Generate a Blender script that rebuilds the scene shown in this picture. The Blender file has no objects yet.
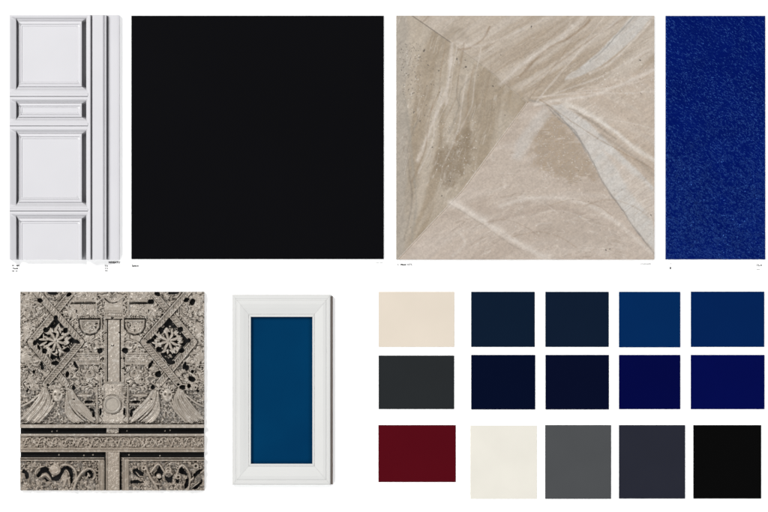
import bpy, math
import numpy as np
from mathutils import Vector

# ------------------------------------------------------------------ camera, world, lights
S = 0.001                                   # one unit of the layout is one millimetre
W, H = 768.0, 512.0
def P(x, y, z=0.0):                         # layout millimetres (y down) -> metres, flat lay seen from above
    return ((x - W / 2) * S, (H / 2 - y) * S, z * S)

scene = bpy.context.scene
COL = scene.collection
cam_d = bpy.data.cameras.new("camera")
cam = bpy.data.objects.new("camera", cam_d)
COL.objects.link(cam)
cam.location = (0, 0, 6.0)
cam_d.sensor_width = 36.0
cam_d.lens = 36.0 * (6.0 - 0.002) / 0.768
cam_d.clip_start = 0.1
cam_d.clip_end = 50
scene.camera = cam

world = bpy.data.worlds.new("World")
scene.world = world
world.use_nodes = True
bg = world.node_tree.nodes["Background"]
bg.inputs[0].default_value = (0.97, 0.98, 1.0, 1)
bg.inputs[1].default_value = 0.06

def area(name, loc, power, size, color=(1, 1, 1), target=(0, 0, 0)):
    d = bpy.data.lights.new(name, 'AREA')
    d.shape = 'SQUARE'; d.size = size; d.energy = power; d.color = color
    o = bpy.data.objects.new(name, d)
    COL.objects.link(o)
    o.location = loc
    o.rotation_euler = (Vector(target) - Vector(loc)).to_track_quat('-Z', 'Y').to_euler()
    return o
area("key_softbox", (-2.15, 1.65, 2.5), 184, 1.2, (1.0, 0.995, 0.985))
area("fill_softbox", (2.3, -1.7, 2.3), 98, 1.8, (0.98, 0.99, 1.0))
area("side_softbox", (-1.5, -2.2, 2.0), 58, 1.4, (1.0, 1.0, 1.0))
area("far_softbox", (1.9, 2.1, 2.3), 60, 1.6, (1.0, 1.0, 1.0))
scene.view_settings.view_transform = 'Standard'
scene.view_settings.look = 'None'
scene.view_settings.exposure = 0.0
scene.view_settings.gamma = 1.0
scene.render.resolution_x, scene.render.resolution_y = 1024, 683

# ------------------------------------------------------------------ helpers
def lin(c):
    out = []
    for v in c:
        v /= 255.0
        out.append(v / 12.92 if v <= 0.04045 else ((v + 0.055) / 1.055) ** 2.4)
    return out

GAIN = 1.94                                 # how bright a white surface of albedo 1 is in this light
def albedo(c, k=1.0):
    return tuple(min(v / GAIN * k, 0.9) for v in lin(c)) + (1.0,)

class N:
    """tiny node-tree writer"""
    def __init__(self, name):
        self.m = bpy.data.materials.new(name)
        self.m.use_nodes = True
        self.t = self.m.node_tree
        self.b = self.t.nodes["Principled BSDF"]
    def n(self, kind, **kw):
        nd = self.t.nodes.new(kind)
        for k, v in kw.items():
            if k in nd.inputs: nd.inputs[k].default_value = v
            else: setattr(nd, k, v)
        return nd
    def l(self, a, b): self.t.links.new(a, b)

def set_bsdf(b, rough, spec=0.5, coat=0.0, coat_rough=0.2, metal=0.0):
    b.inputs["Roughness"].default_value = rough
    b.inputs["Specular IOR Level"].default_value = spec
    b.inputs["Coat Weight"].default_value = coat
    b.inputs["Coat Roughness"].default_value = coat_rough
    b.inputs["Metallic"].default_value = metal

def coat_mat(name, c, rough=0.45, spec=0.35, mottle=0.04, bump=0.02, scale=900.0, mscale=25.0, c2=None):
    """painted / lacquered surface with faint mottling and orange peel"""
    n = N(name)
    tc = n.n("ShaderNodeTexCoord")
    big = n.n("ShaderNodeTexNoise", Scale=mscale, Detail=4.0)
    n.l(tc.outputs["Object"], big.inputs["Vector"])
    ramp = n.n("ShaderNodeMix", data_type='RGBA')
    a = albedo(c)
    if c2 is None:
        lo = tuple(v * (1 - mottle) for v in a[:3]) + (1,)
        hi = tuple(min(v * (1 + mottle), 0.92) for v in a[:3]) + (1,)
    else:
        lo, hi = a, albedo(c2)
    ramp.inputs[6].default_value = lo
    ramp.inputs[7].default_value = hi
    mr = n.n("ShaderNodeMapRange")
    mr.inputs[1].default_value = 0.3; mr.inputs[2].default_value = 0.7
    n.l(big.outputs[0], mr.inputs[0])
    n.l(mr.outputs[0], ramp.inputs[0])
    n.l(ramp.outputs[2], n.b.inputs["Base Color"])
    fine = n.n("ShaderNodeTexNoise", Scale=scale, Detail=3.0)
    n.l(tc.outputs["Object"], fine.inputs["Vector"])
    bp = n.n("ShaderNodeBump", Strength=bump, Distance=0.0005)
    n.l(fine.outputs[0], bp.inputs["Height"])
    n.l(bp.outputs[0], n.b.inputs["Normal"])
    set_bsdf(n.b, rough, spec)
    return n.m

def mesh_obj(name, verts, faces, mat, parent=None, smooth=False):
    me = bpy.data.meshes.new(name)
    me.from_pydata(verts, [], faces)
    me.update()
    if mat: me.materials.append(mat)
    if smooth:
        me.polygons.foreach_set("use_smooth", [True] * len(me.polygons))
    o = bpy.data.objects.new(name, me)
    COL.objects.link(o)
    if parent is not None:
        o.parent = parent
        o.location = tuple(-v for v in parent.location)     # vertices are given in world metres
    return o

def recentre(o):
    """put a top-level mesh's origin at the middle of its base"""
    me = o.data
    c = np.empty(len(me.vertices) * 3); me.vertices.foreach_get("co", c)
    c = c.reshape(-1, 3)
    mid = np.array([(c[:, 0].min() + c[:, 0].max()) / 2, (c[:, 1].min() + c[:, 1].max()) / 2, c[:, 2].min()])
    me.vertices.foreach_set("co", (c - mid).ravel())
    o.location = mid
    me.update()
    return o

def tag(o, label, cat, group=None):
    o["label"] = label; o["category"] = cat
    if group: o["group"] = group
    return o

def empty(name, x, y, label, cat, group=None):
    o = bpy.data.objects.new(name, None)
    o.empty_display_size = 0.02
    COL.objects.link(o)
    o.location = P(x, y, 0)
    return tag(o, label, cat, group)

def slab(name, x0, y0, x1, y1, z0, z1, mat, parent=None, bev=0.4, skew=(0, 0, 0, 0)):
    """bevelled sheet; skew shifts the four corners in x (tl, tr, br, bl) by fractions of a mm"""
    v, f = [], []
    def ring(i, z):
        b = len(v)
        for (x, y, s) in ((x0 + i, y0 + i, skew[0]), (x1 - i, y0 + i, skew[1]), (x1 - i, y1 - i, skew[2]), (x0 + i, y1 - i, skew[3])):
            v.append(P(x + s, y, z))
        return b
    rs = [ring(0, z0), ring(0, z1 - bev), ring(bev * 0.35, z1 - bev * 0.35), ring(bev, z1)]
    for a, b in zip(rs[:-1], rs[1:]):
        for k in range(4):
            k2 = (k + 1) % 4
            f.append((a + k, b + k, b + k2, a + k2))
    f.append(tuple(rs[-1] + k for k in (3, 2, 1, 0)))
    f.append(tuple(rs[0] + k for k in range(4)))
    return mesh_obj(name, v, f, mat, parent)

# ------------------------------------------------------------------ surface everything lies on
paper = N("white_paper")
tc = paper.n("ShaderNodeTexCoord")
nz = paper.n("ShaderNodeTexNoise", Scale=600.0, Detail=4.0)
paper.l(tc.outputs["Object"], nz.inputs["Vector"])
bp = paper.n("ShaderNodeBump", Strength=0.05, Distance=0.0004)
paper.l(nz.outputs[0], bp.inputs["Height"]); paper.l(bp.outputs[0], paper.b.inputs["Normal"])
paper.b.inputs["Base Color"].default_value = (0.93, 0.93, 0.928, 1)
set_bsdf(paper.b, 0.8, 0.2)
back = slab("white_backdrop", -900, -900, 1668, 1412, -4, 0, paper.m)
back["kind"] = "structure"

# ------------------------------------------------------------------ white panelled door sample
m_door = coat_mat("white_door_paint", (224, 223, 227), rough=0.4, spec=0.5, mottle=0.015, bump=0.05, scale=500)
door = empty("door_sample", 65, 137, "cut section of a white panelled door with grooved upright strips along its right side", "door sample")

def sided(cell, prof, corner=2.2):
    """moulded panel: prof rows are (left, top, right, bottom insets, z of left/right sides, z of top/bottom)"""
    x0, y0, x1, y1 = cell
    v, f, bases = [], [], []
    for (l, t, r, b, zl, zr, zt) in prof:
        base = len(v); bases.append(base)
        X0, Y0, X1, Y1 = x0 + l, y0 + t, x1 - r, y1 - b
        cx = min(corner, (Y1 - Y0) * 0.3)
        for (x, y, z) in ((X0, Y0, zt), (X0, Y0 + cx, zl), (X0, Y1 - cx, zl), (X0, Y1, zt),
                          (X1, Y1, zt), (X1, Y1 - cx, zr), (X1, Y0 + cx, zr), (X1, Y0, zt)):
            v.append(P(x, y, z))
    for a, b in zip(bases[:-1], bases[1:]):
        for k in range(8):
            k2 = (k + 1) % 8
            f.append((a + k, a + k2, b + k2, b + k))
    f.append(tuple(bases[-1] + k for k in range(8)))
    return v, f

def door_panel(y0, y1, s=1.0, cut_bottom=False):
    #        left   top    right  bottom  zl    zr    zt
    rows = [(0.0,   0.0,   0.0,   0.0,  12.0, 12.0, 12.0),
            (1.5,   1.6,   1.0,   1.6,  11.6, 12.0, 12.2),
            (6.4,   3.2,   1.5,   3.0,   8.6, 11.9, 11.2),
            (6.9,   3.6,   1.8,   3.4,   2.2,  0.3, 10.1),
            (8.6,   6.2,   6.0,   6.0,   2.2,  0.3,  8.2),
            (9.0,   6.8,   6.3,   6.6,   5.2,  9.2,  9.6),
            (11.4,  9.0,   8.0,   8.6,   5.0,  9.8, 10.0),
            (11.6,  9.5,   9.3,   9.2,   9.2,  9.5,  8.9),
            (12.2, 11.0,  10.6,  10.6,   9.5,  8.8,  9.4),
            (12.8, 11.6,  11.2,  11.2,   8.8,  8.8,  8.8)]
    rows = [(l, t * s, r, (b * s if not cut_bottom else 0.0), zl, zr, zt) for (l, t, r, b, zl, zr, zt) in rows]
    return sided((10, y0, 88.3, y1), rows, corner=2.6)

for (a, b, s, cut) in ((15, 93, 1, False), (98, 122.6, 0.86, False), (127.4, 208.5, 1, False)):
    v, f = door_panel(a, b, s)
    mesh_obj("panel", v, f, m_door, door)
# last panel is cut off by the saw line: build it long, then keep only what lies above the cut
import bmesh
v, f = door_panel(212, 300)
o = mesh_obj("panel", v, f, m_door, door)
bm = bmesh.new(); bm.from_mesh(o.data)
bmesh.ops.bisect_plane(bm, geom=bm.verts[:] + bm.edges[:] + bm.faces[:], plane_co=P(0, 259.8), plane_no=(0, -1, 0), clear_outer=True)
ed = [e for e in bm.edges if e.is_boundary and all(abs(q.co.y - P(0, 259.8)[1]) < 1e-6 for q in e.verts)]
r = bmesh.ops.extrude_edge_only(bm, edges=ed)
for q in [g for g in r["geom"] if isinstance(g, bmesh.types.BMVert)]: q.co.z = 0
bm.to_mesh(o.data); bm.free()

def extrude_x(name, x0, x1, prof, mat, parent):
    """profile (y, z) drawn out along x"""
    v, f = [], []
    for (y, z) in prof: v += [P(x0, y, z), P(x1, y, z)]
    for i in range(len(prof) - 1): f.append((2 * i, 2 * i + 2, 2 * i + 3, 2 * i + 1))
    f.append(tuple(2 * i for i in range(len(prof)))[::-1]); f.append(tuple(2 * i + 1 for i in range(len(prof))))
    return mesh_obj(name, v, f, mat, parent)
def extrude_y(name, y0, y1, prof, mat, parent):
    v, f = [], []
    for (x, z) in prof: v += [P(x, y0, z), P(x, y1, z)]
    for i in range(len(prof) - 1): f.append((2 * i, 2 * i + 1, 2 * i + 3, 2 * i + 2))
    f.append(tuple(2 * i for i in range(len(prof)))); f.append(tuple(2 * i + 1 for i in range(len(prof)))[::-1])
    return mesh_obj(name, v, f, mat, parent)

for (a, b) in ((93, 98), (122.6, 127.4), (208.5, 212)):
    w = b - a
    extrude_x("rail", 10, 88.3, [(a, 0), (a, 12.0), (a + w * .2, 12.6), (a + w * .62, 12.6), (a + w * .66, 11.5), (a + w * .78, 11.5), (a + w * .84, 12.3), (b, 12.0), (b, 0)], m_door, door)
extrude_y("stile", 15, 259.8, [(88.3, 0), (88.3, 12), (89.3, 12.4), (90.5, 12.4), (91.0, 12.0), (91.1, 8.2), (92.8, 8.2), (92.9, 11.6), (93.6, 12), (103.4, 12), (104.0, 10.4), (105.6, 10.0), (105.8, 11.3), (106.6, 11.1), (106.7, 0)], m_door, door)
extrude_y("groove_bed", 15, 259.8, [(106.7, 0), (106.7, 3.5), (108.4, 3.5), (108.4, 0)], m_door, door)
extrude_y("architrave", 15, 259.8, [(108.4, 0), (108.4, 6.2), (109.2, 6.7), (113, 6.7), (117.5, 6.6), (119.3, 6.2), (119.8, 5.2), (119.85, 3), (119.8, 0)], m_door, door)

# ------------------------------------------------------------------ black sheet
m_black = coat_mat("black_lacquer", (12, 12, 15), rough=0.36, spec=0.04, mottle=0.06, bump=0.02, scale=300, mscale=6)
o = recentre(slab("tile_sample", 131.3, 15.5, 383.8, 259.1, 0, 1.6, m_black, bev=0.4))
tag(o, "large plain black square panel between the white door section and the marbled stone", "panel")

# ------------------------------------------------------------------ numpy image-space tools
rng = np.random.RandomState(7)
def vnoise(X, Y, seed=0):
    """value noise on unit cells"""
    xi = np.floor(X).astype(np.int64); yi = np.floor(Y).astype(np.int64)
    fx = X - xi; fy = Y - yi
    fx = fx * fx * (3 - 2 * fx); fy = fy * fy * (3 - 2 * fy)
    def h(a, b):
        n = (a * 374761393 + b * 668265263 + seed * 2147483647) & 0xFFFFFFFF
        n = ((n ^ (n >> 13)) * 1274126177) & 0xFFFFFFFF
        return ((n ^ (n >> 16)) & 0xFFFF) / 65535.0
    return ((h(xi, yi) * (1 - fx) + h(xi + 1, yi) * fx) * (1 - fy) + (h(xi, yi + 1) * (1 - fx) + h(xi + 1, yi + 1) * fx) * fy)
def fbm(X, Y, seed=0, oct=4):
    s = 0; a = 0.5; t = 0
    for k in range(oct):
        s = s + a * vnoise(X * 2 ** k, Y * 2 ** k, seed + k * 17); t += a; a *= 0.5
    return s / t
def smooth(e0, e1, x):
    t = np.clip((x - e0) / (e1 - e0), 0, 1)
    return t * t * (3 - 2 * t)
def dpoly(X, Y, pts):
    """distance to an open polyline and position 0..1 along it"""
    best = np.full(X.shape, 1e9); pos = np.zeros(X.shape)
    n = len(pts) - 1
    for i in range(n):
        (ax, ay), (bx, by) = pts[i], pts[i + 1]
        dx, dy = bx - ax, by - ay
        t = np.clip(((X - ax) * dx + (Y - ay) * dy) / (dx * dx + dy * dy + 1e-9), 0, 1)
        d = np.hypot(X - ax - t * dx, Y - ay - t * dy)
        m = d < best
        best = np.where(m, d, best); pos = np.where(m, (i + t) / n, pos)
    return best, pos
def inpoly(X, Y, pts):
    r = np.zeros(X.shape, bool)
    j = len(pts) - 1
    for i in range(len(pts)):
        (xi, yi), (xj, yj) = pts[i], pts[j]
        if yi != yj:
            r ^= ((yi > Y) != (yj > Y)) & (X < (xj - xi) * (Y - yi) / (yj - yi) + xi)
        j = i
    return r
def sdpoly(X, Y, pts):
    d, _ = dpoly(X, Y, list(pts) + [pts[0]])
    return np.where(inpoly(X, Y, pts), -d, d)
def curve(pts, n=8):
    """Catmull-Rom through the points"""
    p = [pts[0]] + list(pts) + [pts[-1]]
    out = []
    for i in range(1, len(p) - 2):
        for k in range(n):
            t = k / n
            out.append(tuple(0.5 * ((2 * p[i][a]) + (-p[i - 1][a] + p[i + 1][a]) * t + (2 * p[i - 1][a] - 5 * p[i][a] + 4 * p[i + 1][a] - p[i + 2][a]) * t * t + (-p[i - 1][a] + 3 * p[i][a] - 3 * p[i + 1][a] + p[i + 2][a]) * t ** 3) for a in (0, 1)))
    out.append(tuple(pts[-1]))
    return out

def grid_mesh(name, xs, ys, Z, mat, parent=None, col=None, smooth_sh=True, skirt=True, z0=0.0):
    """height field with side walls; xs, ys in layout mm, Z[row(y), col(x)] in mm"""
    ny, nx = Z.shape
    GX, GY = np.meshgrid(xs, ys)
    V = np.stack([(GX - W / 2) * S, (H / 2 - GY) * S, Z * S], -1).reshape(-1, 3)
    idx = np.arange(ny * nx).reshape(ny, nx)
    F = np.stack([idx[:-1, :-1], idx[1:, :-1], idx[1:, 1:], idx[:-1, 1:]], -1).reshape(-1, 4)
    nf_top = len(F)
    if skirt:
        loop = np.concatenate([idx[0, :-1], idx[:-1, -1], idx[-1, :0:-1], idx[:0:-1, 0]])
        lv = V[loop].copy(); lv[:, 2] = z0 * S
        base = len(V); V = np.vstack([V, lv])
        n = len(loop); k = np.arange(n); k2 = (k + 1) % n
        F = np.vstack([F, np.stack([loop[k], loop[k2], base + k2, base + k], -1)])
    off = np.zeros(3)
    me = bpy.data.meshes.new(name)
    me.vertices.add(len(V)); me.vertices.foreach_set("co", V.ravel())
    me.loops.add(len(F) * 4); me.loops.foreach_set("vertex_index", F.ravel().astype(np.int32))
    me.polygons.add(len(F)); me.polygons.foreach_set("loop_start", np.arange(len(F), dtype=np.int32) * 4)
    try: me.polygons.foreach_set("loop_total", np.full(len(F), 4, dtype=np.int32))
    except Exception: pass
    sm = np.zeros(len(F), bool); sm[:nf_top] = smooth_sh
    me.polygons.foreach_set("use_smooth", sm)
    me.update(calc_edges=True); me.validate()
    if col is not None:
        C = np.ones((len(V), 4), np.float32)
        C[:ny * nx, :3] = col.reshape(-1, 3)
        if skirt: C[ny * nx:, :3] = col.reshape(-1, 3)[loop]
        at = me.color_attributes.new("tint", 'FLOAT_COLOR', 'POINT')
        at.data.foreach_set("color", C.ravel())
    me.materials.append(mat)
    o = bpy.data.objects.new(name, me)
    COL.objects.link(o)
    if parent is not None:
        o.parent = parent; o.location = tuple(-q for q in parent.location)
    return o

# ------------------------------------------------------------------ marbled stone tile
def make_stone():
    x0, y0, x1, y1 = 396.2, 15.5, 654.4, 259.6
    xs = np.linspace(x0, x1, 600); ys = np.linspace(y0, y1, 568)
    X, Y = np.meshgrid(xs, ys)
    # wobble so that nothing drawn below is ruler straight
    wx = (fbm(X / 30, Y / 30, 1) - .5) * 6 + (fbm(X / 4, Y / 4, 2) - .5) * 1.3
    wy = (fbm(X / 30, Y / 30, 3) - .5) * 6 + (fbm(X / 4, Y / 4, 4) - .5) * 1.3
    U, V = X + wx, Y + wy
    c = lambda *a: np.array(lin(a)) / GAIN
    def mixc(img, colr, m):
        return img * (1 - m[..., None]) + colr * m[..., None]
    seamA = [(398, 259.6), (463, 190), (527, 103)]          # joint rising from the lower left corner
    seamB = [(412, 15.5), (451, 42.5), (488, 69.5), (526, 101)]
    seamC = curve([(530, 100), (549, 106), (570, 128), (588, 152), (604, 184), (622, 210), (640, 236), (654, 254)])
    left = inpoly(X, Y, [(380, 262), (398, 259.6), (463, 190), (527, 103), (488, 70), (451, 43), (412, 15.5), (410, 0), (380, 0)])
    lower = inpoly(X, Y, [(398, 259.6), (463, 190), (527, 103), (535, 101)] + seamC[8:] + [(660, 262), (660, 300), (398, 300)])
    img = np.ones(X.shape + (3,)) * c(188, 175, 160)
    def strata(ang, along, across, seed, bend=0.0):
        a = math.radians(ang)
        u = U * math.cos(a) - V * math.sin(a); v = U * math.sin(a) + V * math.cos(a)
        v = v + bend * np.sin(u / 40.0) * 8
        return fbm(u / along, v / across, seed, 4)
    # top and right field: long strata rising to the right
    s = strata(38, 130, 7, 11, .5)
    img = mixc(img, c(166, 149, 129), smooth(.48, .74, s) * .7)
    img = mixc(img, c(201, 190, 178), smooth(.52, .30, s) * .5)
    # right field between the two grey streaks: faint strata falling to the right
    rm = smooth(-6, 6, (X - 548) * .9 + (Y - 92) * 1.0) * smooth(6, -6, sdpoly(X, Y, [(540, 104), (660, 62), (660, 262), (654, 254)] + seamC[::-6]))
    s = strata(-28, 110, 8, 21, .4)
    g = np.ones(X.shape + (3,)) * c(192, 177, 162)
    g = mixc(g, c(182, 166, 149), smooth(.52, .70, s) * .6)
    g = mixc(g, c(203, 192, 180), smooth(.48, .34, s) * .35)
    img = img * (1 - rm[..., None]) + g * rm[..., None]
    # left field: steep strata, brown patches
    s = strata(74, 120, 9, 31, .8)
    g = np.ones(X.shape + (3,)) * c(179, 166, 149)
    g = mixc(g, c(158, 142, 121), smooth(.47, .72, s) * .75)
    g = mixc(g, c(193, 182, 168), smooth(.52, .32, s) * .4)
    g = mixc(g, c(172, 163, 151), smooth(412, 403, X + (fbm(X / 9, Y / 30, 8) - .5) * 12) * .8)
    lm = left.astype(float)[..., None]
    img = img * (1 - lm) + g * lm
    # lower field: broad arching strata
    r = np.hypot((U - 570) * .72, (V - 330))
    s = fbm(r / 9, np.arctan2(V - 330, U - 570) * 2.2, 41, 4)
    g = np.ones(X.shape + (3,)) * c(192, 178, 165)
    g = mixc(g, c(180, 165, 151), smooth(.52, .74, s) * .55)
    g = mixc(g, c(201, 189, 178), smooth(.46, .30, s) * .4)
    lm = lower.astype(float)[..., None]
    img = img * (1 - lm) + g * lm
    # brown grainy patches
    def patch(pts, colr, k, soft=3.0, wob=True, only=None):
        d = sdpoly(U if wob else X, V if wob else Y, pts) + (fbm(X / 6, Y / 6, 611, 5) - .5) * 20
        m = smooth(soft, -soft, d) * k
        if only is not None: m = m * only
        return m
    grain = fbm(X / 1.2, Y / 1.2, 55, 3)
    for pts, colr, k, only in (
        (curve([(438, 152), (452, 140), (468, 130), (474, 146), (462, 172), (446, 184), (436, 170), (438, 152)]), c(134, 117, 95), 1.1, left),
        (curve([(462, 92), (474, 84), (478, 102), (470, 124), (458, 140), (458, 116), (462, 92)]), c(152, 136, 115), .75, left),
        (curve([(540, 122), (552, 114), (566, 122), (580, 142), (596, 170), (574, 178), (548, 172), (532, 160), (540, 122)]), c(160, 141, 118), 1.0, lower),
        (curve([(500, 96), (514, 88), (524, 98), (518, 116), (508, 112), (500, 96)]), c(160, 142, 118), .6, None),
        (curve([(440, 30), (456, 26), (466, 36), (450, 42), (438, 36), (440, 30)]), c(150, 138, 120), .6, None),
        (curve([(478, 200), (500, 206), (530, 200), (500, 214), (478, 210), (478, 200)]), c(168, 152, 138), .6, lower),
        (curve([(530, 228), (570, 214), (620, 236), (600, 250), (560, 244), (530, 228)]), c(174, 160, 146), .55, lower)):
        on = None if only is None else only.astype(float)
        m = patch(pts, colr, k * .8, 5.5, True, on) * (.75 + .5 * (grain - .5) * 2)
        img = mixc(img, colr, np.clip(m, 0, 1))
    # cool grey streaks
    grey = c(203, 198, 192)
    b1 = curve([(642, 15), (652, 15), (628, 44), (598, 68), (570, 80), (566, 78), (590, 60), (612, 38), (632, 15)], 4)
    b2 = [(549, 106), (562, 104), (590, 124), (622, 156), (654, 186), (654, 252), (640, 236), (622, 210), (604, 184), (588, 152), (570, 128)]
    b3 = [(512, 158), (520, 160), (534, 136), (552, 112), (544, 106), (530, 120), (516, 142)]
    for pts, k, sf in ((b1, .9, 2.5), (b2, .95, 3.0), (b3, .5, 6.0)):
        img = mixc(img, grey * (1 + (fbm(U / 30, V / 4, 91, 3)[..., None] - .5) * .16), smooth(sf * .5, -sf * .5, sdpoly(X + wx * .8, Y + wy * .8, pts)) * k * (.6 + .6 * fbm((X - Y) / 20, (X + Y) / 6, 97, 3)))
    # inside the large streak, a warmer tongue toward the right edge
    img = mixc(img, c(199, 184, 170), smooth(3, -3, sdpoly(U, V, [(604, 150), (654, 190), (656, 226), (634, 196)])) * .7)
    # veins: (points, width, colour, strength)
    pale, dark, brown, white = c(216, 206, 196), c(138, 128, 116), c(150, 128, 104), c(226, 219, 210)
    veins = [
        (seamA, .8, pale, .8), ([(399, 259), (464, 189.5), (528, 102)], .45, brown, .8),
        (seamB[:2], .6, c(112, 102, 90), .7), (seamB[1:], .45, c(150, 138, 122), .5), (seamC, .8, c(150, 143, 136), .85),
        (curve([(452, 202), (470, 212), (500, 232), (524, 246), (546, 258)]), 3.4, pale, .8),
        (curve([(450, 204), (470, 216), (498, 236), (520, 250)]), 1.0, dark, .25),
        (curve([(500, 206), (530, 198), (560, 198), (590, 206), (620, 226), (650, 252)]), 2.2, pale, .55),
        (curve([(490, 222), (530, 212), (556, 208), (586, 216)]), 2.4, c(172, 156, 142), .55),
        (curve([(535, 104), (560, 100), (590, 96), (620, 84), (654, 70)]), 1.6, pale, .7),
        (curve([(566, 104), (588, 114), (612, 130), (634, 148), (654, 160)]), 2.6, white, .7),
        (curve([(570, 108), (592, 122), (616, 140)]), 1.4, dark, .5),
        (curve([(600, 134), (630, 154), (654, 174)]), 1.6, dark, .4),
        (curve([(418, 120), (408, 150), (412, 200), (404, 240)]), .9, dark, .55),
        (curve([(404, 94), (409, 130), (412, 160), (416, 200), (412, 240)]), 1.6, c(160, 152, 140), .6),
        (curve([(452, 44), (449, 70), (444, 96), (430, 130), (418, 160)]), 1.8, pale, .6),
        (curve([(470, 78), (460, 92), (458, 110), (450, 134)]), .9, dark, .4),
        (curve([(458, 78), (456, 96), (462, 110)]), .8, dark, .5),
        (curve([(490, 26), (484, 38), (470, 48), (458, 50)]), .9, brown, .6),
        (curve([(520, 76), (545, 50), (572, 36), (590, 20)]), 1.3, brown, .6),
        (curve([(524, 88), (556, 64), (596, 36), (626, 17)]), .9, brown, .4),
        (curve([(500, 84), (530, 58), (560, 38), (584, 16)]), 2.2, pale, .5),
        (curve([(456, 42), (480, 46), (520, 30), (552, 16)]), 1.6, pale, .35),
        (curve([(634, 16), (618, 34), (604, 50), (590, 62)]), .6, c(150, 146, 140), .7),
        (curve([(548, 107), (560, 120), (574, 130), (586, 152)]), .7, c(140, 134, 128), .6),
        (curve([(452, 58), (448, 80), (446, 104)]), 1.2, pale, .5),
        (curve([(590, 74), (612, 62), (634, 40), (650, 22)]), 1.0, pale, .6),
        (curve([(458, 232), (464, 244), (452, 256)]), 1.2, pale, .45)]
    extra = []
    vr = np.random.RandomState(23)
    for ex, ey in ((604, 16), (588, 16), (654, 48), (654, 78), (654, 92), (654, 128), (654, 170), (622, 16)):
        sx, sy = 527 + vr.uniform(0, 16), 99 + vr.uniform(-4, 5)
        mx_, my_ = (sx + ex) / 2 + vr.uniform(-7, 7), (sy + ey) / 2 + vr.uniform(-5, 5)
        extra.append((curve([(sx, sy), (mx_, my_), (ex, ey)]), vr.uniform(.4, .9), pale if vr.rand() < .7 else brown, .42))
    for k in range(9):
        bx = 420 + k * 7 + vr.uniform(-3, 3); by = 90 + vr.uniform(-25, 40)
        extra.append((curve([(bx + 14, by - 30), (bx + 8, by), (bx + 5, by + 24), (bx - 8, by + 55)]), vr.uniform(.35, .8), pale if k % 2 else brown, .42))
    for k in range(7):
        bx = 500 + k * 18; by = 205 + vr.uniform(-10, 30)
        extra.append((curve([(bx - 24, by + 6), (bx, by), (bx + 22, by + 5), (bx + 40, by + 16)]), vr.uniform(.35, .8), pale if k % 2 else brown, .3))
    veins += [e for e in extra]
    groove = np.zeros(X.shape)
    # hair-thin strata lines following each field's bedding
    for msk, nn, w_ in ((left, fbm((U * math.cos(1.29) - V * math.sin(1.29)) / 90, (U * math.sin(1.29) + V * math.cos(1.29)) / 9, 501, 4), .010),
                        (lower & ~left, fbm(np.hypot((U - 570) * .72, V - 330) / 9, np.arctan2(V - 330, U - 570) * 2.2, 511, 4), .008),
                        (~left & ~lower, fbm((U * math.cos(.6) - V * math.sin(.6)) / 100, (U * math.sin(.6) + V * math.cos(.6)) / 8, 521, 4), .009)):
        br = smooth(.42, .6, fbm(X / 14, Y / 14, 531, 3)) * msk
        for lv, cc, kk in ((.44, c(218, 209, 199), .6), (.50, c(146, 130, 112), .5), (.56, c(216, 207, 197), .5), (.61, c(150, 134, 116), .5)):
            img = mixc(img, cc, np.exp(-((nn - lv) / w_) ** 2) * kk * br * .7)
    for i, (pts, w, colr, k) in enumerate(veins):
        f = 0.0 if i < 4 else .5
        d, _ = dpoly(X + wx * f, Y + wy * f, pts)
        w2 = w * (.45 + 1.1 * fbm(X / 9, Y / 9, 70 + i, 3)) if i >= 4 else w
        img = mixc(img, colr, (np.exp(-(d / (w2 * 1.05)) ** 2) if i >= 4 else smooth(w2 * 1.35, w2 * .45, d)) * k * (1 if i < 4 else .45 + 1.0 * fbm(X / 6, Y / 6, 170 + i, 3)))
        if i in (1, 2, 3): groove = np.maximum(groove, smooth(.8, .2, d))
    # pits, pale crystals
    def spots(n, box, rr, colr, k, within=None):
        for _ in range(n):
            px, py = rng.uniform(box[0], box[2]), rng.uniform(box[1], box[3])
            r = rng.uniform(*rr); e = rng.uniform(.6, 1.6); an = rng.uniform(0, 3.14)
            ix = np.searchsorted(xs, px); iy = np.searchsorted(ys, py); q = 14
            sl = (slice(max(iy - q, 0), iy + q), slice(max(ix - q, 0), ix + q))
            if img[sl].size == 0: continue
            dx, dy = X[sl] - px, Y[sl] - py
            a = dx * math.cos(an) + dy * math.sin(an); b = -dx * math.sin(an) + dy * math.cos(an)
            d = np.hypot(a / e, b * e) + (fbm(X[sl] * 1.3, Y[sl] * 1.3, 99, 2) - .5) * r
            m = smooth(r, r * .4, d) * k
            img[sl] = mixc(img[sl], colr, m)
            if colr is pit: pits[sl] = np.maximum(pits[sl], m)
    pit = c(92, 82, 72); pits = np.zeros(X.shape)
    spots(50, (400, 42, 422, 62), (.35, .8), pit, .6)
    spots(60, (401, 55, 421, 96), (.3, .95), pit, .75)
    spots(28, (418, 60, 470, 130), (.4, 1.0), pit, .7)
    spots(28, (500, 30, 652, 100), (.3, .7), pit, .55)
    spots(28, (560, 110, 652, 256), (.3, .8), pit, .5)
    spots(10, (410, 130, 470, 240), (.3, .7), pit, .5)
    for (px, py, r) in ((457, 59, 1.3), (466, 67, 1.4), (424, 50.5, 1.6), (428, 65, 1.0), (501, 55, .9), (531.5, 26.5, 1.1), (641, 93.5, 1.2), (640, 60, 1.2), (432.5, 147, 1.2), (450, 181, 1.1), (442, 196, 1.0), (493, 86, 1), (414, 112, 1.2), (420, 121, 1), (478, 75, .8), (505, 115, .9), (606, 250, 1.2), (610, 249, .9), (434, 85, .9), (651, 215, 1.0), (427, 86, .9)):
        spots(1, (px, py, px + .01, py + .01), (r, r + .01), pit, .9)
    spots(130, (436, 120, 478, 186), (.25, .8), white, .6)
    spots(220, (536, 116, 596, 180), (.3, .8), white, .5)
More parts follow.
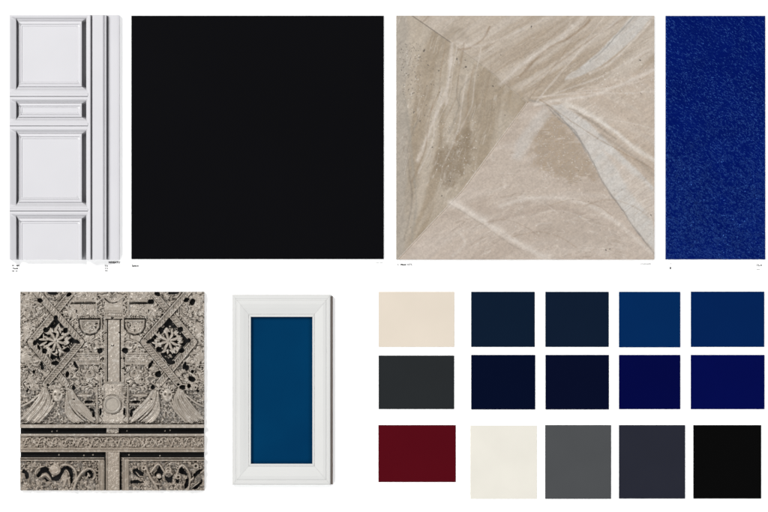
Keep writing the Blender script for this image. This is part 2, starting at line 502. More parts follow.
    spots(60, (590, 60, 652, 110), (.3, .9), white, .6)
    spots(60, (400, 55, 424, 110), (.3, .8), white, .5)
    spots(50, (500, 180, 640, 250), (.3, 1.0), white, .45)
    fs = fbm((X * .8 - Y * .6) / 9, (X * .6 + Y * .8) / 1.6, 57, 3)[..., None]
    img *= (1 + (fs - .5) * .18) * (1 + (grain[..., None] - .5) * .30) * (1 + (fbm(X / 3.5, Y / 3.5, 56, 3)[..., None] - .5) * .12) * (1 + (fbm(X / 1.0, Y / 1.0, 256, 2)[..., None] - .5) * .16)
    Z = 2.0 + (fbm(X / 16, Y / 16, 60) - .5) * .25 - groove * .25 - pits * .35
    n = N("marbled_stone")
    at = n.n("ShaderNodeVertexColor", layer_name="tint")
    n.l(at.outputs[0], n.b.inputs["Base Color"])
    t = n.n("ShaderNodeTexCoord"); q = n.n("ShaderNodeTexNoise", Scale=700.0, Detail=4.0)
    n.l(t.outputs["Object"], q.inputs["Vector"])
    b = n.n("ShaderNodeBump", Strength=.12, Distance=.0004)
    n.l(q.outputs[0], b.inputs["Height"]); n.l(b.outputs[0], n.b.inputs["Normal"])
    set_bsdf(n.b, .42, .4)
    o = grid_mesh("stone_tile", xs, ys, Z, n.m, col=np.clip(img, 0, .9))
    recentre(o)
    tag(o, "square beige marbled stone tile with pale veins, grey streaks and a diagonal joint", "stone tile")
make_stone()

# ------------------------------------------------------------------ blue leather piece
def make_leather():
    xs = np.linspace(665.5, 765.4, 270); ys = np.linspace(15.6, 259.5, 650)
    X, Y = np.meshgrid(xs, ys)
    a = math.radians(-32)
    u = X * math.cos(a) - Y * math.sin(a); v = X * math.sin(a) + Y * math.cos(a)
    w = (fbm(X / 12, Y / 12, 5) - .5) * 8
    g = fbm((u + w) / 2.9, (v + w * .6) / 1.1, 9, 2)
    g2 = fbm((u - w) / 2.0, (v + w) / 1.3, 19, 2)
    rid = 1 - np.abs(g * 2 - 1) * 2.0
    amp = .46 + .36 * smooth(20, 260, Y) + (fbm(X / 30, Y / 30, 77) - .5) * .3
    rip = .5 + .5 * np.sin(2 * math.pi * (v + w * .7) / 2.5 + 11.0 * fbm(u / 3.4, v / 2.2, 29, 3))
    gate = smooth(.35, .7, fbm(u / 2.2, v / 1.5, 39, 2))
    Z = 1.2 + (rip * gate * .62 + rid * .55 + g2 * .35) * amp + (fbm(X / 25, Y / 25, 33) - .5) * .5
    for p in (curve([(671, 158), (690, 166), (712, 164), (724, 160)]), curve([(736, 148), (746, 162), (754, 184), (756, 200)])):
        Z = Z - .45 * np.exp(-(dpoly(X, Y, p)[0] / .7) ** 2)
    edge = np.minimum.reduce([X - xs[0], xs[-1] - X, Y - ys[0], ys[-1] - Y])
    Z = Z - .8 * smooth(1.0, 0, edge)
    n = N("blue_leather")
    t = n.n("ShaderNodeTexCoord")
    q = n.n("ShaderNodeTexNoise", Scale=30.0, Detail=5.0)
    n.l(t.outputs["Object"], q.inputs["Vector"])
    mx = n.n("ShaderNodeMix", data_type='RGBA')
    mx.inputs[6].default_value = albedo((0, 9, 82)); mx.inputs[7].default_value = albedo((0, 20, 108))
    n.l(q.outputs[0], mx.inputs[0]); n.l(mx.outputs[2], n.b.inputs["Base Color"])
    vo = n.n("ShaderNodeTexVoronoi", Scale=900.0)
    n.l(t.outputs["Object"], vo.inputs["Vector"])
    b = n.n("ShaderNodeBump", Strength=.1, Distance=.0004)
    n.l(vo.outputs["Distance"], b.inputs["Height"]); n.l(b.outputs[0], n.b.inputs["Normal"])
    set_bsdf(n.b, .28, .42)
    n.b.inputs['Specular Tint'].default_value = (.12, .38, 1, 1)
    o = grid_mesh("leather_sample", xs, ys, Z, n.m)
    recentre(o)
    tag(o, "tall royal blue leather piece with fine grain at the right edge", "leather")
make_leather()

# ------------------------------------------------------------------ carved silver-grey panel
def make_carving():
    x0, y0, x1, y1 = 20.4, 291.7, 204.4, 490.5
    nx, ny = 526, 568
    xs = np.linspace(x0, x1, nx); ys = np.linspace(y0, y1, ny)
    X, Y = np.meshgrid(xs, ys)
    CX = 112.5
    Hh = 3.6 + (fbm(X / 6, Y / 6, 3) - .5) * 1.2
    hole = np.zeros(X.shape, bool)
    def add(m, h):                        # raise (max)
        np.maximum(Hh, h * m + (1 - m) * -9, out=Hh)
    def stroke(pts, w, h, taper=True, groove=0.0, seedw=0):
        pts = list(pts)
        ax = [p[0] for p in pts]; ay = [p[1] for p in pts]
        i0, i1 = np.searchsorted(xs, [min(ax) - w - 1, max(ax) + w + 1]); j0, j1 = np.searchsorted(ys, [min(ay) - w - 1, max(ay) + w + 1])
        if i1 <= i0 or j1 <= j0: return
        sl = (slice(j0, j1), slice(i0, i1))
        d, t = dpoly(X[sl], Y[sl], pts)
        ww = w * (np.sin(np.clip(t * .88 + .1, 0, 1) * math.pi) ** .6 if taper else 1.0)
        q = np.clip(1 - (d / np.maximum(ww, .05)) ** 2, 0, 1)
        z = h - 1.9 + 1.9 * np.sqrt(q) - groove * np.exp(-(d / .35) ** 2)
        Hh[sl] = np.where(q > 0, np.maximum(Hh[sl], z), Hh[sl])
    def cut(pts, w, depth):
        d, _ = dpoly(X, Y, pts)
        np.subtract(Hh, depth * smooth(w, w * .35, d), out=Hh)
    def level(cx, cy, hx, hy, z, rad=0, k=0):
        m = (np.abs(X - cx) < hx) & (np.abs(Y - cy) < hy)
        Hh[m] = z + (Hh[m] - 3.6) * k
    def punch(cx, cy, rx, ry, ang=0, power=2.0):
        a = math.radians(ang)
        dx, dy = X - cx, Y - cy
        u = (dx * math.cos(a) + dy * math.sin(a)) * 1.12; v = (-dx * math.sin(a) + dy * math.cos(a)) * 1.12
        m = (np.abs(u / rx) ** power + np.abs(v / ry) ** power) + (fbm(X / 1.6, Y / 1.6, 5, 2) - .5) * .7 < 1
        hole[m] = True
    mir = lambda pts: [(2 * CX - p[0], p[1]) for p in pts]
    def both(fn, pts, *a, **k):
        fn(pts, *a, **k); fn(mir(pts), *a, **k)

    # ---- upper field: flowing foliate folds, mirrored about the centre post
    XM = CX - np.abs(X - CX) + (fbm(X / 9, Y / 9, 301) - .5) * 2.2
    YM = Y + (fbm(X / 9, Y / 9, 302) - .5) * 2.2
    fl = fbm(XM / 13, YM / 13, 303, 3)
    rg = np.abs(np.sin(fl * math.pi * 9))
    fl2 = fbm(XM / 7.5, YM / 7.5, 313, 2)
    rg2 = np.abs(np.sin(fl2 * math.pi * 5))
    sel = smooth(.42, .58, fbm(XM / 16, YM / 16, 323, 2))
    up = Y < 424
    Hh[up] = (3.0 + 1.8 * (rg ** .6) * (1 - sel) + 1.7 * (rg2 ** .6) * sel)[up]
    pit2 = (fbm(XM / 3.2, YM / 3.2, 333, 2) > .80) & (Y < 400)
    hole |= pit2 & (rg < .6)
    for _ in range(210):
        px, py = rng.uniform(x0, CX), rng.uniform(y0, 396); an = rng.uniform(0, 6.28); L = rng.uniform(4, 9); cv = rng.uniform(-.9, .9)
        st = [(px + math.cos(an + cv * t) * L * t, py + math.sin(an + cv * t) * L * t) for t in (0, .25, .5, .75, 1)]
        both(stroke, st, .55, 5.9)
        for q in range(1, 5):
            for sd in (-1, 1):
                a_ = an + cv * q / 4 + sd * .95; l_ = (1.15 - q * .17) * 2.4
                both(stroke, [st[q], (st[q][0] + math.cos(a_) * l_, st[q][1] + math.sin(a_) * l_)], .62, 6.1)
    for _ in range(90):
        px, py = rng.uniform(x0, CX), rng.uniform(y0, 392)
        an = rng.uniform(0, 6.28); L = rng.uniform(2.5, 6.0); cv = rng.uniform(-1.6, 1.6); w_ = rng.uniform(.6, 1.4); h_ = rng.uniform(5.0, 6.2)
        pts = [(px + math.cos(an + cv * t) * L * t, py + math.sin(an + cv * t) * L * t) for t in (0, .33, .66, 1)]
        both(stroke, pts, w_, h_)
    # large soft leaves and side palmettes
    leaf = []
    for (cx, cy, a0, a1, L, n) in ((22, 330, -60, 60, 15, 7), (20, 357, -70, 30, 16, 6), (22, 304, -75, 40, 15, 6), (28, 384, -80, 60, 12, 7), (92, 378, 120, 260, 10, 7), (88, 342, 90, 270, 9, 7), (76, 312, 100, 260, 10, 6)):
        for k in range(n):
            a = math.radians(a0 + (a1 - a0) * k / (n - 1)); l = L * rng.uniform(.75, 1.1)
            b = a + .35
            leaf.append([(cx + math.cos(a) * 2, cy + math.sin(a) * 2), (cx + math.cos(a) * l * .55, cy + math.sin(a) * l * .55), (cx + math.cos(b) * l, cy + math.sin(b) * l)])
    for p in leaf:
        both(stroke, p, 1.7, 5.6, groove=.7)
    # diamond lattice bands, two raised fillets each
    for a, b in (((73, 291), (31, 342)), ((36, 291), (81, 342)), ((31, 342), (66, 384)), ((81, 342), (46, 384))):
        for p in ([a, b], mir([a, b])):
            dd = dpoly(X, Y, p)[0]; mm = dd < 3.2
            Hh[mm] = 4.3 + (Hh[mm] - 3.6) * .2; hole[dd < 3.4] = False
            Hh[(dd > 3.4) & (dd < 4.0)] -= .9
        dx, dy = b[0] - a[0], b[1] - a[1]; L = math.hypot(dx, dy); nx_, ny_ = -dy / L, dx / L
        for s in (-2.8, 2.8):
            both(stroke, [(a[0] + nx_ * s, a[1] + ny_ * s), (b[0] + nx_ * s, b[1] + ny_ * s)], 0.6, 6.4, taper=False)
        for t in np.arange(.04, 1, .05):
            both(stroke, [(a[0] + dx * t - nx_ * 1.6, a[1] + dy * t - ny_ * 1.6), (a[0] + dx * (t + .03) + nx_ * 1.6, a[1] + dy * (t + .03) + ny_ * 1.6)], .8, 5.6)
    # black showing inside the lattice, then the rosette over it
    for cx in (56.0, 2 * CX - 56.0):
        m = (np.abs(X - cx) / 20 + np.abs(Y - 341) / 23.5) < 1
        m &= fbm(X / 3.4, Y / 3.4, 21 + int(cx), 3) + .18 * (np.hypot(X - cx, Y - 341) / 20 - .5) > .43
        Hh[(np.abs(X - cx) / 20 + np.abs(Y - 341) / 23.5) < 1] -= .8
        hole |= m
    def rosette(cx, cy, R, n, ph):
        for k in range(n):
            a = ph + k * 2 * math.pi / n + rng.uniform(-.2, .2); l = R * rng.uniform(.68, 1.0)
            b = a + rng.uniform(-.4, .4)
            stroke([(cx + math.cos(a) * R * .5, cy + math.sin(a) * R * .5), (cx + math.cos(b) * l, cy + math.sin(b) * l)], 1.25, 6.4, groove=.9)
            bb = b + rng.choice([-.45, .45]); stroke([(cx + math.cos(b) * l * .7, cy + math.sin(b) * l * .7), (cx + math.cos(bb) * l * .85, cy + math.sin(bb) * l * .85)], .9, 5.8)
            a2 = a + math.pi / n
            stroke([(cx + math.cos(a2) * R * .45, cy + math.sin(a2) * R * .45), (cx + math.cos(a2) * R * .72, cy + math.sin(a2) * R * .72)], 1.2, 5.6)
        for k in range(8):
            a = ph + k * math.pi / 4
            stroke([(cx + math.cos(a) * 1.5, cy + math.sin(a) * 1.5), (cx + math.cos(a + .2) * R * .36, cy + math.sin(a + .2) * R * .36), (cx + math.cos(a + .1) * R * .55, cy + math.sin(a + .1) * R * .55)], 1.5, 7.0, groove=.7)
        stroke([(cx - .4, cy), (cx + .4, cy)], 1.6, 7.4)
    keep = Hh.copy(); Hh[:] = -9
    rosette(56, 341, 18.5, 15, .1); rosette(2 * CX - 56, 341, 18.5, 15, .3)
    ros = Hh > 2.8
    Hh[:] = np.maximum(keep, Hh); hole &= ~ros
    # pierced spots
    for (cx, cy, rx, ry, an) in ((46, 330, 3, 3, 0), (65.5, 330.5, 2.8, 3.4, 20), (56, 318, 2.6, 3, 0), (37.5, 341, 1.9, 2.6, 0), (44.6, 351, 3.2, 3.0, 30), (67.5, 350, 3.2, 3.2, 0),
                                 (55.5, 363, 4.6, 2.6, 0), (76, 341.5, 4.8, 2.2, 25), (42, 366, 1.9, 4.8, -15), (100.2, 350.8, 3.1, 3.1, 0), (75.8, 365, 1.7, 5.0, -30),
                                 (67.3, 374.5, 2.2, 3.8, 8), (73.7, 387.8, 2.2, 2.6, 0), (40, 300.5, 3.2, 2.6, 20), (52.5, 293.2, 6.0, 2.2, 5), (69, 294.5, 3.2, 2.2, -30), (34, 372, 1.6, 2.2, 0), (48, 385, 1.6, 1.3, 0)):
        punch(cx, cy, rx, ry, an)
        if (cx, cy) != (56, 318): punch(2 * CX - cx + (1.5 if cx < 90 else 0), cy - .5, rx * 1.05, ry, -an)
    for (cx, cy, rx, ry, an) in ((151, 301.5, 4.0, 2.6, 0), (141, 303, 7.5, .8, 0), (192.5, 302, 3, 4, 20), (187, 368, 2.6, 3.2, 0), (192, 379, 4.6, 3.0, 30), (158, 374, 3.2, 3.6, 20), (182.5, 387.5, 3.6, 2.6, 10), (189, 386, 2.2, 2.4, 0), (35, 343, 2.4, 3.0, 0), (39, 347.5, 1.4, 3.0, -20)):
        punch(cx, cy, rx, ry, an)

    # ---- lower part of the upper field: two draped fans meeting under small faces
    m = (Y > 390) & (Y < 424) & (np.abs(X - CX) > 17)
    Hh[m] = 3.7 + (fbm(X / 1.6, Y / 1.6, 401, 2)[m] - .5) * 2.0
    for _ in range(170):
        px, py = rng.uniform(x0, 97), rng.uniform(392, 423)
        an = rng.uniform(0, 6.28); L = rng.uniform(1.2, 3.6); cv = rng.uniform(-1.5, 1.5)
        both(stroke, [(px + math.cos(an + cv * t) * L * t, min(py + math.sin(an + cv * t) * L * t, 423)) for t in (0, .5, 1)], rng.uniform(.6, 1.0), rng.uniform(4.6, 5.8))
    fans = [([(43, 388), (41, 396), (32, 408), (21, 420)], 2.9), ([(44.5, 388), (45, 398), (38, 410), (27, 422)], 3.0), ([(46, 389), (49, 400), (44, 412), (34, 423)], 2.9), ([(55, 402), (50, 410), (42, 419), (39, 423)], 1.5),
            ([(40, 394), (30, 402), (20.5, 407)], 1.4), ([(69, 391), (72, 402), (82, 413), (93, 422)], 2.4), ([(72, 390), (78, 400), (88, 410), (96, 420)], 2.0), ([(67, 392), (68, 404), (74, 414), (84, 422)], 2.0), ([(66, 402), (66, 412), (71, 420), (76, 423)], 1.3)]
    for q in range(len(fans) - 1):
        if q in (3, 4): continue
        (pa, wa), (pb, wb) = fans[q], fans[q + 1]
        for t in (.25, .5, .75):
            pm = [(pa[k][0] * (1 - t) + pb[k][0] * t, pa[k][1] * (1 - t) + pb[k][1] * t) for k in range(min(len(pa), len(pb)))]
            both(stroke, curve(pm, 5), 1.5, 6.0 - .5 * (t == .5), groove=.3)
    for p, w in fans: both(stroke, curve(p, 5), w * .75, 7.0, groove=.9)
    for cx in (57.5, 2 * CX - 57.5):
        d = np.hypot((X - cx) / 5.6, (Y - 395) / 7.0)
        Hh[:] = np.where(d < 1, 4.2 + 2.6 * np.sqrt(np.clip(1 - d ** 2, 0, 1)), Hh)
        for ex in (-2.1, 2.6): Hh[:] -= 2.4 * np.exp(-(((X - cx - ex) / 1.0) ** 2 + ((Y - 394.5) / 1.2) ** 2))
        stroke([(cx + .2, 394), (cx + .2, 398.5)], .8, 7.4); 
        for k in range(9):
            a = math.pi + math.pi * k / 8
            stroke([(cx + math.cos(a) * 5, 394 + math.sin(a) * 6.2), (cx + math.cos(a) * 7.5, 394 + math.sin(a) * 9)], 1.2, 6.0)
    # ---- architectural pieces beside the centre post
    def plate(cx, cy, hx, hy, z, k=.15): level(cx, cy, hx, hy, z, k=k)
    for sgn in (-1, 1):
        c = lambda x: x if sgn < 0 else 2 * CX - x
        plate(c(85), 296, 11.5, 4.2, 4.6, .5); stroke([(c(73), 301), (c(96), 300.5)], 1.2, 6.4, taper=False)
        cut([(c(72), 303.4), (c(96), 303.0)], 1.1, 2.6)
        plate(c(86), 310, 10, 5.0, 4.2, .5)
        for k in range(9): stroke([(c(79 + k * 2.2), 317.5), (c(79.6 + k * 2.2), 318.4)], 1.1, 6.2)
        # cup
        cup = [(c(81), 320.5), (c(99), 320.5), (c(98.4), 327), (c(95.5), 331.5), (c(90), 333.2), (c(84.5), 331.5), (c(81.6), 327)]
        d = sdpoly(X, Y, cup)
        Hh[:] = np.where(d < 0, 4.6 + (fbm(X / 1.5, Y / 1.5, 6, 2) - .5) * 2.6, Hh)
        Hh[:] = np.where(np.abs(d) < 1.1, 6.4 - np.abs(d), Hh)
        Hh[:] -= 2.4 * np.exp(-((d - 1.9) / .55) ** 2)
        cut([(c(81), 319.2), (c(99), 319.2)], .7, 1.6)
        # plain recessed tablet
        plate(c(89), 358.6, 10.5, 4.4, 4.0, .25)
        for yy in (356.6, 359, 361.4): cut([(c(80), yy), (c(98), yy)], .5, .5)
        stroke([(c(77), 363.8), (c(99), 363.8)], 1.3, 6.2, taper=False); stroke([(c(78), 353.4), (c(98), 353.4)], .9, 5.8, taper=False)
        # dark-bellied basket
        stroke([(c(78), 395.5), (c(92), 395.8)], 1.8, 6.2); stroke([(c(76), 404.8), (c(95), 404.6)], 1.0, 6.2, taper=False)
        punch(c(89), 402, 5.2, 1.6)
        stroke([(c(76.5), 396), (c(75), 402), (c(78), 405)], 1.0, 6.4)
        # round boss
        d = np.hypot(X - c(90.5), Y - 373.5)
        Hh[:] = np.where(d < 4.6, 5.8 - np.abs(d - 3.2) * .8, Hh)
        # verticals flanking the post
        stroke([(c(96.6), 292), (c(96.6), 316)], .9, 6.2, taper=False)
        stroke([(c(101.6), 318), (c(101.6), 343)], .7, 6.0, taper=False); stroke([(c(101.6), 358), (c(101.6), 384)], .7, 6.0, taper=False)
        stroke([(c(97), 384), (c(97.4), 423)], .9, 6.4, taper=False)
        punch(c(92), 410, 3.2, 1.4, 30 * -sgn); punch(c(93.5), 414, 1.6, 3.4); punch(c(100.5), 412, 1.4, 4.0)
    punch(100.2, 350.8, 3.1, 3.1); punch(125.3, 350.8, 3.1, 3.4)
    # ---- centre post
    m = (np.abs(X - 114) < 9.5) & (Y > 306) & (Y < 424)
    Hh[m] = 4.6 + (Hh[m] - 3.6) * .18
    m = (np.abs(X - 114) < 6.0) & (Y > 318.5) & (Y < 381.5)
    Hh[m] = 5.0 + (fbm(X / 1.6, Y / 1.6, 12, 2)[m] - .5) * .5
    for xx in (107.6, 120.4): cut([(xx, 318.5), (xx, 381.5)], .75, 2.6)
    for xx in (105, 123): stroke([(xx, 312), (xx, 382)], .7, 5.9, taper=False)
    for yy in (312.4, 318.3, 382.2, 385.6): stroke([(104.5, yy), (123.5, yy)], .7, 6.2, taper=False)
    cut([(106, 319.4), (122, 319.4)], .6, 1.6)
    for k in range(8): stroke([(107 + k * 2, 315.4), (107.8 + k * 2, 315.6)], 1.1, 6.1)
    plate(114, 304, 9, 6.5, 5.0, .12)
    stroke(curve([(97, 303), (103, 298), (108, 300), (113, 303.6), (119, 300), (124, 297), (129, 303)], 5), .8, 6.3, taper=False)
    cut(curve([(105, 298.5), (109, 302), (113, 303.2), (117, 302)], 4), .8, 2.2)
    # medallion field
    m = (np.abs(X - 112.5) < 9.2) & (np.abs(Y - 404) < 19.4)
    Hh[m] = 4.6 + (fbm(X / 1.8, Y / 1.8, 15, 3)[m] - .5) * 1.2
    for cx in (103.5, 121.5): stroke([(cx, 387), (cx, 396)], .9, 6.0); 
    d = np.hypot(X - 112.3, Y - 404.5)
    Hh[:] = np.where((d > 8.8) & (d < 10), 4.0, Hh)
    # ---- two slots, the rail between, lower panels
    fillet = (Y > 424.2) & (Y < 427.8)
    Hh[fillet] = 6.9
    Hh[(Y > 423.6) & (Y < 424.4)] = 3.6
    rail = (Y >= 433.6) & (Y <= 452.2)
    Hh[rail] = 5.0
    prof = np.interp(Y, [433.6, 434, 435.6, 436.2, 436.8, 447.2, 447.8, 448.2, 449, 449.4, 450.6, 451, 452.2], [3, 6.8, 6.8, 6.0, 4.2, 4.2, 5.6, 6.2, 6.2, 4.9, 4.9, 5.6, 5.4])
    Hh[rail] = prof[rail]
    band = (Y > 437) & (Y < 447.2)
    Hh[band] += ((fbm(X / 1.6, Y / 1.6, 18, 3) - .5) * 1.6)[band]
    for k in range(330):
        px, py = rng.uniform(21, 204), rng.uniform(438, 446.4); a = rng.uniform(0, 6.28); L = rng.uniform(1.2, 3)
        stroke([(px, py), (px + math.cos(a) * L, min(max(py + math.sin(a) * L, 437.5), 446.8))], .9, 5.7)
    for k in range(14):
        px = 24 + k * 13.4
        stroke(curve([(px, 446.4), (px + 3, 439), (px + 6.7, 437.8), (px + 10, 441), (px + 13.4, 446.4)], 4), .8, 5.9, taper=False)
    low = Y > 457.4
    Hh[low] = (3.8 + (fbm(X / 2.2, Y / 2.2, 28, 3) - .5) * 2.0)[low]
    def lowscroll(n, xa, xb, ya=462, yb=490):
        for _ in range(n):
            px, py = rng.uniform(xa, xb), rng.uniform(ya, yb)
            an = rng.uniform(0, 6.28); L = rng.uniform(1.2, 3.4); cv = rng.uniform(-1.4, 1.4)
            stroke([(px + math.cos(an + cv * t) * L * t, py + math.sin(an + cv * t) * L * t) for t in (0, .5, 1)], rng.uniform(.6, 1.2), rng.uniform(5.0, 6.2))
    lowscroll(200, 20, 102); lowscroll(190, 126, 204)
    for (a, b, c_, z) in ((457.4, 458.4, None, 6.0), (458.4, 459.6, None, 3.6), (459.6, 460.8, None, 5.6)):
        m = (Y >= a) & (Y < b) & (np.abs(X - 113) > 8.6); Hh[m] = z
    # inner frame edges of the lower panels
    Hh[(X > 98.6) & (X < 104.6) & (Y > 460.6)] = 5.0
    stroke([(99.3, 461), (99.3, 490.5)], .8, 6.2, taper=False); stroke([(103, 460), (103, 490.5)], .7, 6.0, taper=False)
    Hh[(X > 122.4) & (X < 129) & (Y > 458.6)] = 5.0
    stroke([(123.4, 459), (123.4, 490.5)], .7, 6.2, taper=False); stroke([(128.2, 461), (128.2, 490.5)], .9, 6.0, taper=False)
    def arc(cx, cy, r, a0, a1, w, h):
        stroke([(cx + r * math.cos(math.radians(a0 + (a1 - a0) * k / 12)), cy + r * math.sin(math.radians(a0 + (a1 - a0) * k / 12))) for k in range(13)], w, h, taper=False)
    # left lower panel piercing
    def blob(pts, w):
        d, _ = dpoly(X, Y, curve(pts, 5)); hole[(d + (fbm(X / 1.6, Y / 1.6, 8, 2) - .5) * 1.2) < w] = True
    def fill(pts):
        d = sdpoly(X, Y, pts); hole[(d + (fbm(X / 1.6, Y / 1.6, 8, 2) - .5) * 1.2) < 0] = True
    fill([(18 + a / 8, 430 + b / 8) for a, b in ((145, 375), (165, 335), (190, 300), (225, 290), (247, 308), (253, 345), (275, 375), (300, 368), (328, 350), (345, 310), (365, 290), (400, 288), (432, 315), (447, 360), (437, 420), (415, 437), (420, 380), (408, 345), (395, 312), (378, 315), (362, 345), (347, 375), (322, 407), (290, 407), (258, 392), (236, 365), (215, 342), (192, 350), (165, 382))])
    blob([(24, 471.5), (26.5, 473.5), (27, 477)], 1.9)
    punch(89.4, 474.4, 4.4, 4.6)
    blob([(45, 478.5), (48, 481)], 1.0)
    d = np.hypot(X - 55.2, Y - 469.6); hole[d < 5.6] = False
    Hh[:] = np.where(d < 5.6, 4.4 + 1.9 * np.sqrt(np.clip(1 - (d / 5.6) ** 2, 0, 1)), Hh)
    arc(55.2, 469.6, 3.4, 0, 360, .7, 6.4)
    hl = hole.copy()
    keep = Hh.copy(); Hh[:] = -9
    stroke(curve([(41, 477), (46, 474.5), (51, 479.5)], 5), 1.7, 6.4)
    stroke([(64, 486), (66, 478), (67, 472)], 2.0, 6.0); stroke([(70, 484), (68, 477)], 1.3, 5.6); stroke([(61, 482), (65, 475)], 1.3, 5.6)
    stroke([(88, 473), (90, 477)], 1.0, 5.6)
    stroke([(86, 480), (88, 476), (91, 475)], 1.0, 5.8)
    solid = Hh > 2.8; Hh[:] = np.maximum(keep, Hh); hole &= ~solid
    arc(66, 475, 10.4, -110, 40, 1.2, 7.2); stroke(curve([(84, 470), (78, 478), (73, 490)], 5), 1.4, 7.2, taper=False)
    arc(89.4, 474.4, 6.0, -150, 60, 1.1, 7.0)
    arc(43, 474, 7.4, 180, 300, 1.1, 7.0)
    # right lower panel piercing
    fill([(133, 469), (137, 468.5), (144, 473), (143, 478), (138, 477), (133, 473)])
    fill([(159.4, 465.4), (163.6, 473), (160, 481.5), (154.4, 475)])
    fill([(164.5, 475.5), (169, 477.5), (173, 475.5), (172, 482), (168, 483.5), (165.5, 480)])
    fill([(178.5, 469.5), (181.5, 466.8), (186, 471.5), (188, 476), (184, 475), (179, 473)])
    fill([(186, 479), (189, 478), (188.5, 486), (185, 489.5), (184, 486)])
    fill([(175.5, 479), (179, 479), (178.6, 484), (176, 483)])
    fill([(193, 475), (198, 470), (203.5, 469), (200, 473.5), (194.5, 478.5)])
    fill([(192, 489), (197, 483), (202, 479), (203, 482), (198, 488), (195, 490)])
    fill([(131, 481), (137, 480), (144, 482.5), (138, 483.6), (131, 484)])
    keep = Hh.copy(); Hh[:] = -9
    d = np.hypot(X - 158.8, Y - 476.2); Hh[:] = np.where(d < 2.7, 4 + 2 * np.sqrt(np.clip(1 - (d / 2.7) ** 2, 0, 1)), Hh)
    stroke([(136, 472), (140, 476.5), (145, 477)], .7, 5.6); stroke([(193, 487), (201, 481)], .6, 5.4)
    solid = Hh > 2.8; Hh[:] = np.maximum(keep, Hh); hole &= ~solid
    for p in ([(146, 466), (149, 474), (156, 486), (158, 490)], [(151, 472), (158.5, 464), (165, 473)], [(165, 474), (168.5, 470), (172, 474)], [(175, 478), (182, 465), (190, 475), (188, 490)], [(190, 481), (196, 476), (204, 470)], [(150, 477), (155, 483), (160, 484)]):
        stroke(curve(p, 5), 1.2, 7.2, taper=False)
    for (px, py, r) in ((168.5, 470, 2.6), (178.5, 477, 2.0), (144, 468, 1.8), (196, 466, 2.2)):
        arc(px, py, r, 0, 360, 1.1, 7.0)
    # stile between lower panels
    m = (Y >= 452.2) & (X > 107) & (X < 119.8)
    Hh[m] = 5.0 + (fbm(X / 1.1, Y / 1.1, 42, 2)[m] - .5) * .9
    stroke([(106.6, 452.6), (106.6, 490.5)], .8, 6.3, taper=False); stroke([(119.2, 452.6), (119.2, 490.5)], .5, 5.8, taper=False)
    # slots
    s1 = (Y > 427.8) & (Y < 433.6) & ~((X > 106.6) & (X < 118.6))
    hole |= s1
    m = (Y > 427.8) & (Y < 433.6) & (X > 106.6) & (X < 118.6)
    Hh[m] = 4.6 + (fbm(X / 1.2, Y / 1.2, 44, 2)[m] - .5) * 1.6
    hole |= (Y > 452.2) & (Y < 457.4) & ((X < 105.4) | (X > 119.9))
    hole |= (Y > 452.2) & (((X > 104.7) & (X < 105.7)) | ((X > 120.1) & (X < 121.6)))
    # fine tooling everywhere there is metal
    Hh += (fbm(X / 1.3, Y / 1.3, 50, 2) - .5) * .22
    edge = (Y < 424)
    Z = np.where(hole, .6, np.clip(2.3 + (Hh - 2.8) * 1.35, 2.2, 9.0))
    # patina: mottled warm grey unrelated to height, then painted shade
    k = fbm(X / 2.2, Y / 2.2, 61, 4); k2 = fbm(X / 18, Y / 18, 62, 3)
    A, B, C = np.array(lin((182, 171, 158))) / GAIN, np.array(lin((210, 202, 191))) / GAIN, np.array(lin((180, 170, 157))) / GAIN
    img = A + (B - A) * smooth(.5, .8, k)[..., None] + (C - A) * smooth(.5, .22, k)[..., None]
    img = img * (0.97 + .25 * (k2[..., None] - .5))
    recess_shade = smooth(4.3, 3.5, Hh)[..., None] * .55            # low ground painted darker, recess shade put into the colour
    img = img * (1 - recess_shade)
    img = np.where((Y > 436)[..., None] & np.ones(3, bool), img * np.array([.86, .82, .78]), img)  # rail and lower panels browner, their darker shading painted into the colour

    root = empty("carved_panel", CX, 391, "carved grey metal panel with pierced rosettes, a centre post and black slots", "carved panel")
    n = N("antique_silver")
    at = n.n("ShaderNodeVertexColor", layer_name="tint")
    n.l(at.outputs[0], n.b.inputs["Base Color"])
    t = n.n("ShaderNodeTexCoord"); q = n.n("ShaderNodeTexNoise", Scale=1100.0, Detail=3.0)
    n.l(t.outputs["Object"], q.inputs["Vector"])
    b = n.n("ShaderNodeBump", Strength=.1, Distance=.0004)
    n.l(q.outputs[0], b.inputs["Height"]); n.l(b.outputs[0], n.b.inputs["Normal"])
    set_bsdf(n.b, .42, .5, metal=.2)
    def piece(name, xa, xb, ya, yb):
        i0, i1 = np.searchsorted(xs, [xa, xb]); j0, j1 = np.searchsorted(ys, [ya, yb])
        i1 = min(i1 + 1, nx); j1 = min(j1 + 1, ny)
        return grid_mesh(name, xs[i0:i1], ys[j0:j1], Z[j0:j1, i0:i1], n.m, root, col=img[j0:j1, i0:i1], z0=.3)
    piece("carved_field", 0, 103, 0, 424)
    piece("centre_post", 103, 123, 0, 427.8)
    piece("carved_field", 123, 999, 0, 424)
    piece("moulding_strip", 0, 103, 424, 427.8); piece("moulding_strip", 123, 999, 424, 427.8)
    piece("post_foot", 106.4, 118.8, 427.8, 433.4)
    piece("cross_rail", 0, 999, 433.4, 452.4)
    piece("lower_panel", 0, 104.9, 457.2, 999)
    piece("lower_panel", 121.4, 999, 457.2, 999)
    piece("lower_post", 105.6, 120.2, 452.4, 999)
    # medallion: a turned ring with a plain disc
    v, f = [], []
    prof = [(8.9, 4.0), (8.7, 6.4), (8.0, 7.2), (7.2, 7.0), (6.8, 5.9), (6.4, 5.6), (0.01, 5.8)]
    K = 48
